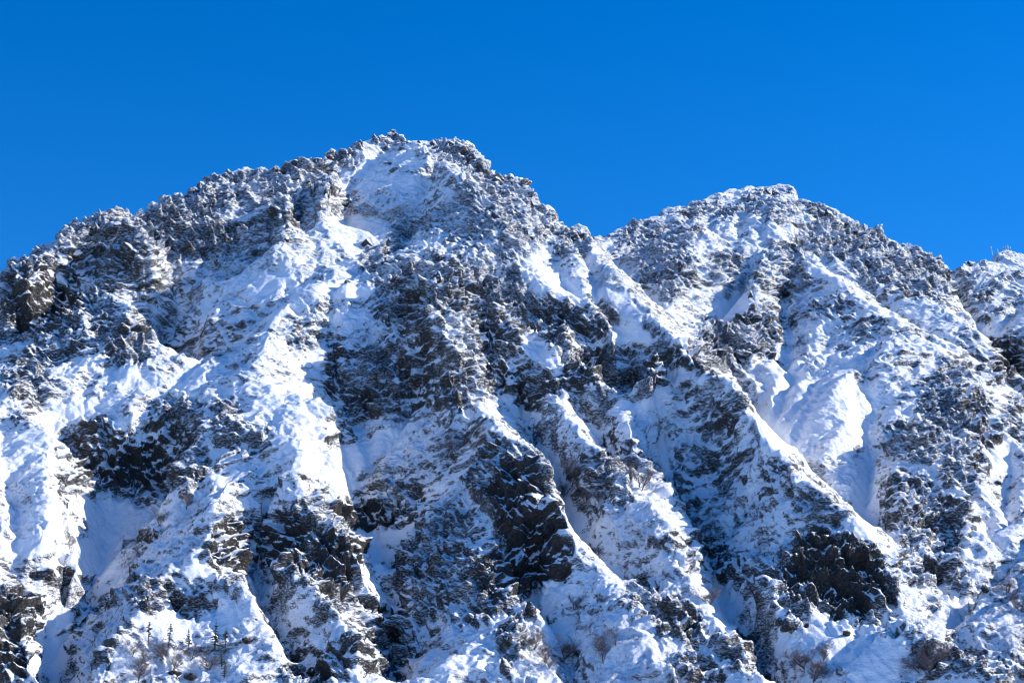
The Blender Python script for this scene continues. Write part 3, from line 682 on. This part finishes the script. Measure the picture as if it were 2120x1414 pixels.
def place(name, meshes, part_names, px, py, label, cat, group, scale, lean=(0, 0)):
    g, _ = ground_at(px, py)
    o = bpy.data.objects.new(name, None); C.objects.link(o)
    o.location = [float(v) for v in g]; o.scale = (scale, scale, scale)
    o.rotation_euler = (lean[0], lean[1], rng.uniform(0, 6.28))
    tag(o, label, cat, group)
    for me, pn in zip(meshes, part_names):
        add(pn, me, o)
    return o
BARE = [bare_tree(100 + i, 6.0) for i in range(6)]
tick('trees')
TREES = [
 (942,934,1.35,'leafless tree with the widest crown, on shaded snow left of the central rock tower'),
 (995,918,1.15,'bare dark tree leaning over snow just below the top of the central rock tower'),
 (924,948,.7,'small forked bare tree under the wide crowned one left of the central rock tower'),
 (1198,991,1.55,'tallest bare tree in the snow gully right of the central rock tower'),
 (1169,1028,.85,'low spreading bare bush at the gully edge right of the central rock tower'),
 (1196,1023,.9,'bare tree on snow directly below the tallest gully tree'),
 (1217,1040,1.0,'reddish bare tree growing from a dark stone on the rib beside the gully'),
 (1239,1039,.9,'reddish bare tree on the rib crest, right of the one on the dark stone'),
 (1326,1014,1.35,'broad brown bare tree in blue shade below the snow capped knob'),
 (1310,985,.8,'thin bare tree just above the broad brown one below the snow capped knob'),
 (1669,1381,1.25,'gnarled bare tree casting streaky shadows on the sunny snow at the bottom right'),
 (1702,1368,.9,'twisted bare tree upper right of the gnarled one on the sunny snow'),
 (1683,1409,1.0,'bare tree at the bottom edge below the gnarled one'),
 (1707,1410,1.0,'pale stemmed bare tree at the bottom edge, right of the one below the gnarled tree'),
 (2087,1226,1.0,'bare tree on the brushy slope beside the blue snow hollow at far right'),
 (2113,1268,1.1,'dark bare tree at the right edge below the brushy slope'),
 (2056,1188,.8,'small bare tree above the lone round stone at far right'),
 (1106,1340,.95,'bare tree on a small ledge in the sunny bottom centre snow, left side'),
 (1168,1359,1.15,'clear forked bare tree alone in the middle of the sunny bottom centre snow'),
 (1235,1351,1.1,'V shaped bare tree on the brushy rib right of the sunny bottom centre snow'),
 (1128,1373,.95,'reddish bare tree in the blue shadow at the bottom centre'),
 (1140,1380,.7,'small bare tree right beside the reddish one in the blue shadow at the bottom centre'),
 (1189,1260,.8,'reddish bush on the shaded snow patch right of the central rock tower foot'),
 (1272,1338,.9,'bare tree half in shade on the right side of the brushy bottom centre rib'),
 (1250,1369,1.0,'bare tree with a long slanting stem low on the brushy bottom centre rib'),
 (1469,1249,1.0,'pinkish bare bush left of the fan shaped snow gully'),
 (1914,1369,1.0,'bare tree with a curved stem on the shaded mound at lower right'),
 (1942,1373,.95,'bare tree with two stems beside the curved one on the shaded mound'),
 (1903,1391,1.05,'sprawling bare tree low on the left of the shaded mound'),
 (1926,1396,.95,'dark bare tree at the foot of the shaded mound below the two stemmed one'),
 (271,1360,1.0,'bare tree at the left rim of the sunny lower left slope'),
 (287,1384,1.15,'bare tree with long slanting branches below the rim tree on the sunny lower left slope'),
 (342,1363,1.0,'slender bare tree below the second conifer on the sunny lower left slope'),
 (357,1386,.9,'bare tree above the dark stones at the bottom of the sunny lower left slope'),
 (286,1410,1.0,'bare tree at the bottom edge of the sunny lower left slope'),
 (432,1386,1.0,'curved bare tree beside the column of small conifers at lower left'),
 (395,1364,.8,'small bare tree between the third conifer and the curved tree at lower left'),
 (383,1053,.9,'reddish bare tree on the rim of the blue snow bowl at left'),
 (287,1152,.9,'bare tree with arched branches on the shaded spur below the blue snow bowl'),
 (330,1085,.9,'brown bush on the dark slab right of the blue snow bowl'),
]
for i, (px, py, sc, lab) in enumerate(TREES):
    place('bare_tree', BARE[(i * 5 + i // 6) % 6], ('trunk', 'branches'), px, py, lab, 'tree', 'leafless trees on the lower slopes', sc * rng.uniform(.92, 1.05), (rng.uniform(-.12, .12), rng.uniform(-.15, .15)))
FIRS = [conifer(300 + i, 6.0, (.42, .3, .2, .15)[i]) for i in range(4)]
CONIF = [
 (307,1335,1.0,0,'thin conifer with a long bare trunk, leftmost on the sunny lower left slope'),
 (350,1333,1.0,1,'dark conifer with a full top and bare trunk, second from left on the sunny slope'),
 (391,1343,.85,2,'small conifer at the shadow edge, third from left on the sunny slope'),
 (444,1340,1.2,3,'large bushy conifer in the blue hollow at lower left'),
 (466,1346,.95,0,'bent conifer with a pale trunk right beside the large bushy one'),
 (458,1379,.85,2,'small snowy conifer below the large bushy one'),
 (464,1402,.8,3,'small snowy conifer at the bottom edge below the large bushy one'),
 (1888,1347,.6,3,'little dark conifer, leftmost on the shaded mound at lower right'),
 (1921,1362,.95,3,'tallest dark conifer on the shaded mound at lower right'),
 (1934,1346,.75,2,'dark conifer right behind the tallest one on the shaded mound'),
 (1961,1338,.6,2,'little dark conifer at the sunny crest of the shaded mound'),
 (2009,1276,.7,2,'small conifer at the tip of the lit snow beside the blue hollow at far right'),
]
for px, py, sc, v, lab in CONIF:
    place('conifer', FIRS[v], ('trunk', 'foliage'), px, py, lab, 'tree', 'small conifers on the lower slopes', sc, (rng.uniform(-.05, .05), rng.uniform(-.05, .05)))

# ------------------------------------------------------------------ stones and pinnacles
def ico(sub):
    import bmesh
    bm = bmesh.new(); bmesh.ops.create_icosphere(bm, subdivisions=sub, radius=1)
    V = np.array([v.co[:] for v in bm.verts]); Fc = [tuple(v.index for v in f.verts) for f in bm.faces]; bm.free()
    return V, Fc
IV, IF = ico(4)
def rock_mesh(name, seed, size, bare, dryv, sharp=1.0):
    R = random.Random(seed)
    V = IV.copy()
    # cut by random planes for flat faces, then roughen
    for k in range(13):
        n = np.array([R.gauss(0, 1), R.gauss(0, 1), R.gauss(0, 1)]); n /= np.linalg.norm(n)
        dcut = R.uniform(.5, .85)
        ex = V @ n - dcut
        V -= np.outer(np.maximum(ex, 0) * .92, n)
    V *= np.array(size)
    o = seed * 3.7
    d = perlin(V[:, 0] / 1.7 + o, V[:, 1] / 1.7, V[:, 2] / 1.7, 81) * .5 + perlin(V[:, 0] / .7 + o, V[:, 1] / .7, V[:, 2] / .7, 82) * .22
    nn = V / (np.linalg.norm(V, axis=1, keepdims=True) + 1e-9)
    V = V + nn * (d * min(size) * .55 * sharp)[:, None]
    return pymesh(name, [tuple(map(float, v)) for v in V], IF, M_MTN, True, {'bare': bare, 'dry': dryv})
BOULDERS = [
 (1655,1146,(1.3,1.2,1.7),'round dark boulder alone on blue snow above the big lower right crag'),
 (2039,1224,(1.2,1.1,1.5),'lone dark stone in the blue snow hollow at far right'),
 (1635,1300,(2.4,2.0,2.2),'big snow capped boulder below the left end of the lower right crag'),
 (1752,1315,(1.5,1.2,1.1),'flat dark stone on sunny snow below the lower right crag'),
 (1670,1297,(1.0,.9,.8),'small stone right of the big snow capped boulder'),
 (1052,1336,(1.2,1.2,1.9),'upright dark stone on the ridge at the bottom centre'),
 (1098,1272,(2.0,1.8,2.6),'dark block at the lower tip of the central rock tower'),
 (512,1326,(1.8,1.5,1.1),'dark stone on the lit spur right of the large bushy conifer'),
 (360,1395,(2.0,1.6,1.1),'dark stone at the bottom of the sunny lower left slope, left of its twin'),
 (396,1404,(2.0,1.7,1.3),'rounded stone at the bottom of the sunny lower left slope, right of its twin'),
 (647,1393,(2.6,1.8,1.2),'slanting dark slab at the bottom below the lower left crags'),
 (2065,1000,(1.9,1.5,1.2),'dark stone on bright snow below the right hand rock wall'),
]
for i, (px, py, sz, lab) in enumerate(BOULDERS):
    g, _ = ground_at(px, py)
    me = rock_mesh('boulder', 40 + i, sz, .66, .45)
    o = add('boulder', me); o.location = [float(g[0]), float(g[1]) - .2, float(g[2]) + sz[2] * .35]
    o.rotation_euler = (rng.uniform(-.2, .2), rng.uniform(-.3, .3), rng.uniform(0, 6.28))
    tag(o, lab, 'boulder', 'boulders on the snow slopes')
# rock teeth along the skylines: pieces of the mountain (pixel of the tip, half width, height in metres)
TEETH = [(1203,466,3.2,9),(1190,474,3.5,6),(1717,423,4.2,9),(1612,381,3.4,7),(1637,386,2.6,6),(1590,385,3.5,5),(1676,418,2.4,4),(812,264,4.5,5),(790,268,3,4),(846,283,3,5),(868,284,2.6,4),(901,285,2.6,6),(932,282,4,7),(957,287,4,7),(982,306,4.5,8),(1000,328,4.5,9),(1028,357,3.5,6),(1060,366,3.5,6),(1098,384,3.5,8),(684,304,4.2,7),(657,318,4.2,7),(609,327,4.2,6),(570,338,3,4),(745,289,2.6,5),(472,346,2.0,5),(440,352,2.0,5),(408,368,2.5,4),(236,430,2.5,4),(687,360,2.4,7),(676,385,2.4,6),(594,430,2.4,7),(590,480,2.2,6),(762,487,3.8,8),(790,530,3.0,6),(838,478,2.0,5),(447,535,2.4,6),(1412,530,3.2,9),(1555,600,2.4,7),(1826,501,3.4,6),(1770,467,3,4),(1755,453,2.5,4),(1909,523,3,5),(1965,548,3,5),(2006,539,2.6,4),(1386,429,2.4,4),(1461,411,2,3),(1513,392,2.4,3),(1095,470,3,6),(1030,430,3,7),(905,560,3.2,8),(940,566,3.2,9),(860,580,3,8),(800,650,2.6,9),(1055,520,3,7)]
TM = [rock_mesh('rock_pinnacle', 70 + i, (1.0, .95, 1.35), .52, .12, 1.25) for i in range(8)]
for i, (px, py, hw, hh) in enumerate(TEETH):
    dpx = .25
    g, _ = ground_at(px, py + hh * .5 / .23, 4.0)
    o = add('rock_pinnacle', TM[i % 8], mtn)
    o.location = [float(g[0]), float(g[1]) + hw * .3, float(g[2]) - .1 * hh]
    o.scale = (hw * .8, hw * .8, hh * .47)
    o.rotation_euler = (rng.uniform(-.25, .25), rng.uniform(-.25, .25), rng.uniform(0, 6.28))

# ------------------------------------------------------------------ marker pole and frosted stakes on the far right ridge
def post_mesh(h, r0, r1, seed):
    R = random.Random(seed)
    V, Fc = [], []
    n = 9
    pts = [(R.uniform(-.05, .05), R.uniform(-.05, .05), -.8 + (h + .8) * i / (n - 1)) for i in range(n)]
    tube(V, Fc, pts, [r0 + (r1 - r0) * i / (n - 1) + R.uniform(-.03, .05) for i in range(n)], 8)
    return V, Fc
def g_top(px):
    m = (np.abs(PU - px) < 3) & (PV < 620)
    q = P[m]; k = np.argmin(PV[m]); return q[k]
g = g_top(2054)
pole = bpy.data.objects.new('marker_pole', None); C.objects.link(pole)
pole.location = [float(v) for v in g]; pole.rotation_euler = (0, -.16, 0)
tag(pole, 'tall frosted marker pole leaning left on the far right ridge', 'pole')
V, Fc = post_mesh(5.6, .26, .2, 1); add('post', pymesh('post', V, Fc, M_POST, True), pole)
V, Fc = [], []
tube(V, Fc, [(0, 0, 5.5), (.05, 0, 5.8), (.1, 0, 6.5), (.05, 0, 6.9)], [.24, .5, .42, .12], 8)
add('frost_cap', pymesh('frost_cap', V, Fc, M_POST, True), pole)
STK = [(2064, 2.6, 'short frosted stake between the tall marker pole and the rocky knob'),
       (2075, 2.0, 'leftmost frosted stake on the rocky knob at the far right ridge'),
       (2082, 2.2, 'frosted stake second from left on the rocky knob'),
       (2089, 3.2, 'tallest frosted stake on the rocky knob'),
       (2095, 2.4, 'rightmost frosted stake on the rocky knob at the far right ridge')]
for i, (px, h, lab) in enumerate(STK):
    g = g_top(px)
    V, Fc = post_mesh(h, .34, .14, 20 + i)
    o = add('frosted_stake', pymesh('frosted_stake', V, Fc, M_POST, True))
    o.location = [float(v) for v in g]; o.rotation_euler = (0, rng.uniform(-.1, .1), 0)
    tag(o, lab, 'stake', 'frosted stakes on the far ridge')

# ------------------------------------------------------------------ brush poking through the snow
BRUSH = [(330,1090,60,30,-30,1),(280,1150,50,50,0,.6),(1010,900,50,50,0,.7),(940,900,40,30,0,1),(1205,985,50,60,0,1),(1240,1040,80,35,20,1),(1320,985,45,45,0,1),(1330,1060,70,60,30,.6),(360,1370,120,50,0,.9),(270,1390,70,40,0,1),(1130,1360,80,50,0,.7),(1250,1330,70,60,30,1),(1300,1390,90,40,0,1),(1680,1385,80,40,0,.9),(1910,1370,60,45,0,1),(2000,1340,60,30,0,.7),(2090,1220,60,60,0,1),(2050,1180,50,40,0,.7),(1500,1000,70,110,20,.5),(440,850,50,60,0,.5),(820,920,80,30,-25,.5),(880,960,60,40,-20,.7),(1450,930,70,50,20,.5),(1600,1010,60,50,20,.5),(1840,960,60,80,0,.5),(1850,1090,40,80,0,.5),(60,1040,80,80,0,.5),(70,1210,70,40,0,.8),(620,920,70,80,0,.35),(1560,1160,60,50,0,.5),(1380,1210,60,50,20,.7),(1470,1250,20,25,0,1.2),(420,1010,60,30,-30,.6),(310,1240,40,40,-40,.6),(250,1320,80,60,-35,.7),(1530,860,50,40,20,.3),(1380,900,40,60,10,.4),(1110,900,50,60,0,.3),(540,1290,50,60,20,.4),(700,1340,50,50,20,.4),(1080,1390,60,30,0,.6),(1980,1300,80,40,0,.5),(2080,1330,60,40,0,.7)]
bm_ = np.minimum(blobs(BRUSH, 15), .75)
dens = (0.10 * sstep(860, 1150, PV) + bm_) * (tend < .72) * (PV < 1440) * (PV > 780) * (1 - .8 * np.clip(snowm, 0, 1))
rs = np.random.RandomState(3)
pd = (dens / dens.sum()).ravel()
NB = 11000
pick = rs.choice(pd.size, NB, p=pd)
bp = P.reshape(-1, 3)[pick]; bn = N2.reshape(-1, 3)[pick]
TW = 9
ln = rs.uniform(.35, 1.3, (NB, TW)) * rs.uniform(.6, 1.3, (NB, 1))
az = rs.uniform(0, 6.28, (NB, TW)); tl = rs.uniform(.15, 1.25, (NB, TW))
dirs = np.stack([np.cos(az) * np.sin(tl), np.sin(az) * np.sin(tl), np.cos(tl)], -1) * .9 + bn[:, None, :] * .35
b0 = bp[:, None, :] + rs.normal(0, .22, (NB, TW, 3)) - bn[:, None, :] * .1
tip = b0 + dirs * ln[..., None]
mid = b0 + dirs * ln[..., None] * .55 + rs.normal(0, .07, (NB, TW, 3))
wv = rs.normal(0, 1, (NB, TW, 3)); wv /= np.linalg.norm(wv, axis=-1, keepdims=True); wv2 = np.cross(wv, dirs)
w_ = .02
BVt = np.stack([b0 + wv * w_, b0 - wv * w_, b0 + wv2 * w_ * 1.5, tip], 2).reshape(-1, 3)
k = np.arange(NB * TW, dtype=np.int32)[:, None] * 4
BFt = np.concatenate([k + np.array([[0, 1, 3]]), k + np.array([[1, 2, 3]]), k + np.array([[2, 0, 3]])], 0).astype(np.int32)
br = add('brush', mesh_np('brush', BVt, BFt, M_TWIG, smooth=False))
tag(br, 'low leafless brown brush poking through the snow on the lower slopes', 'brush', kind='stuff')
tick('all')
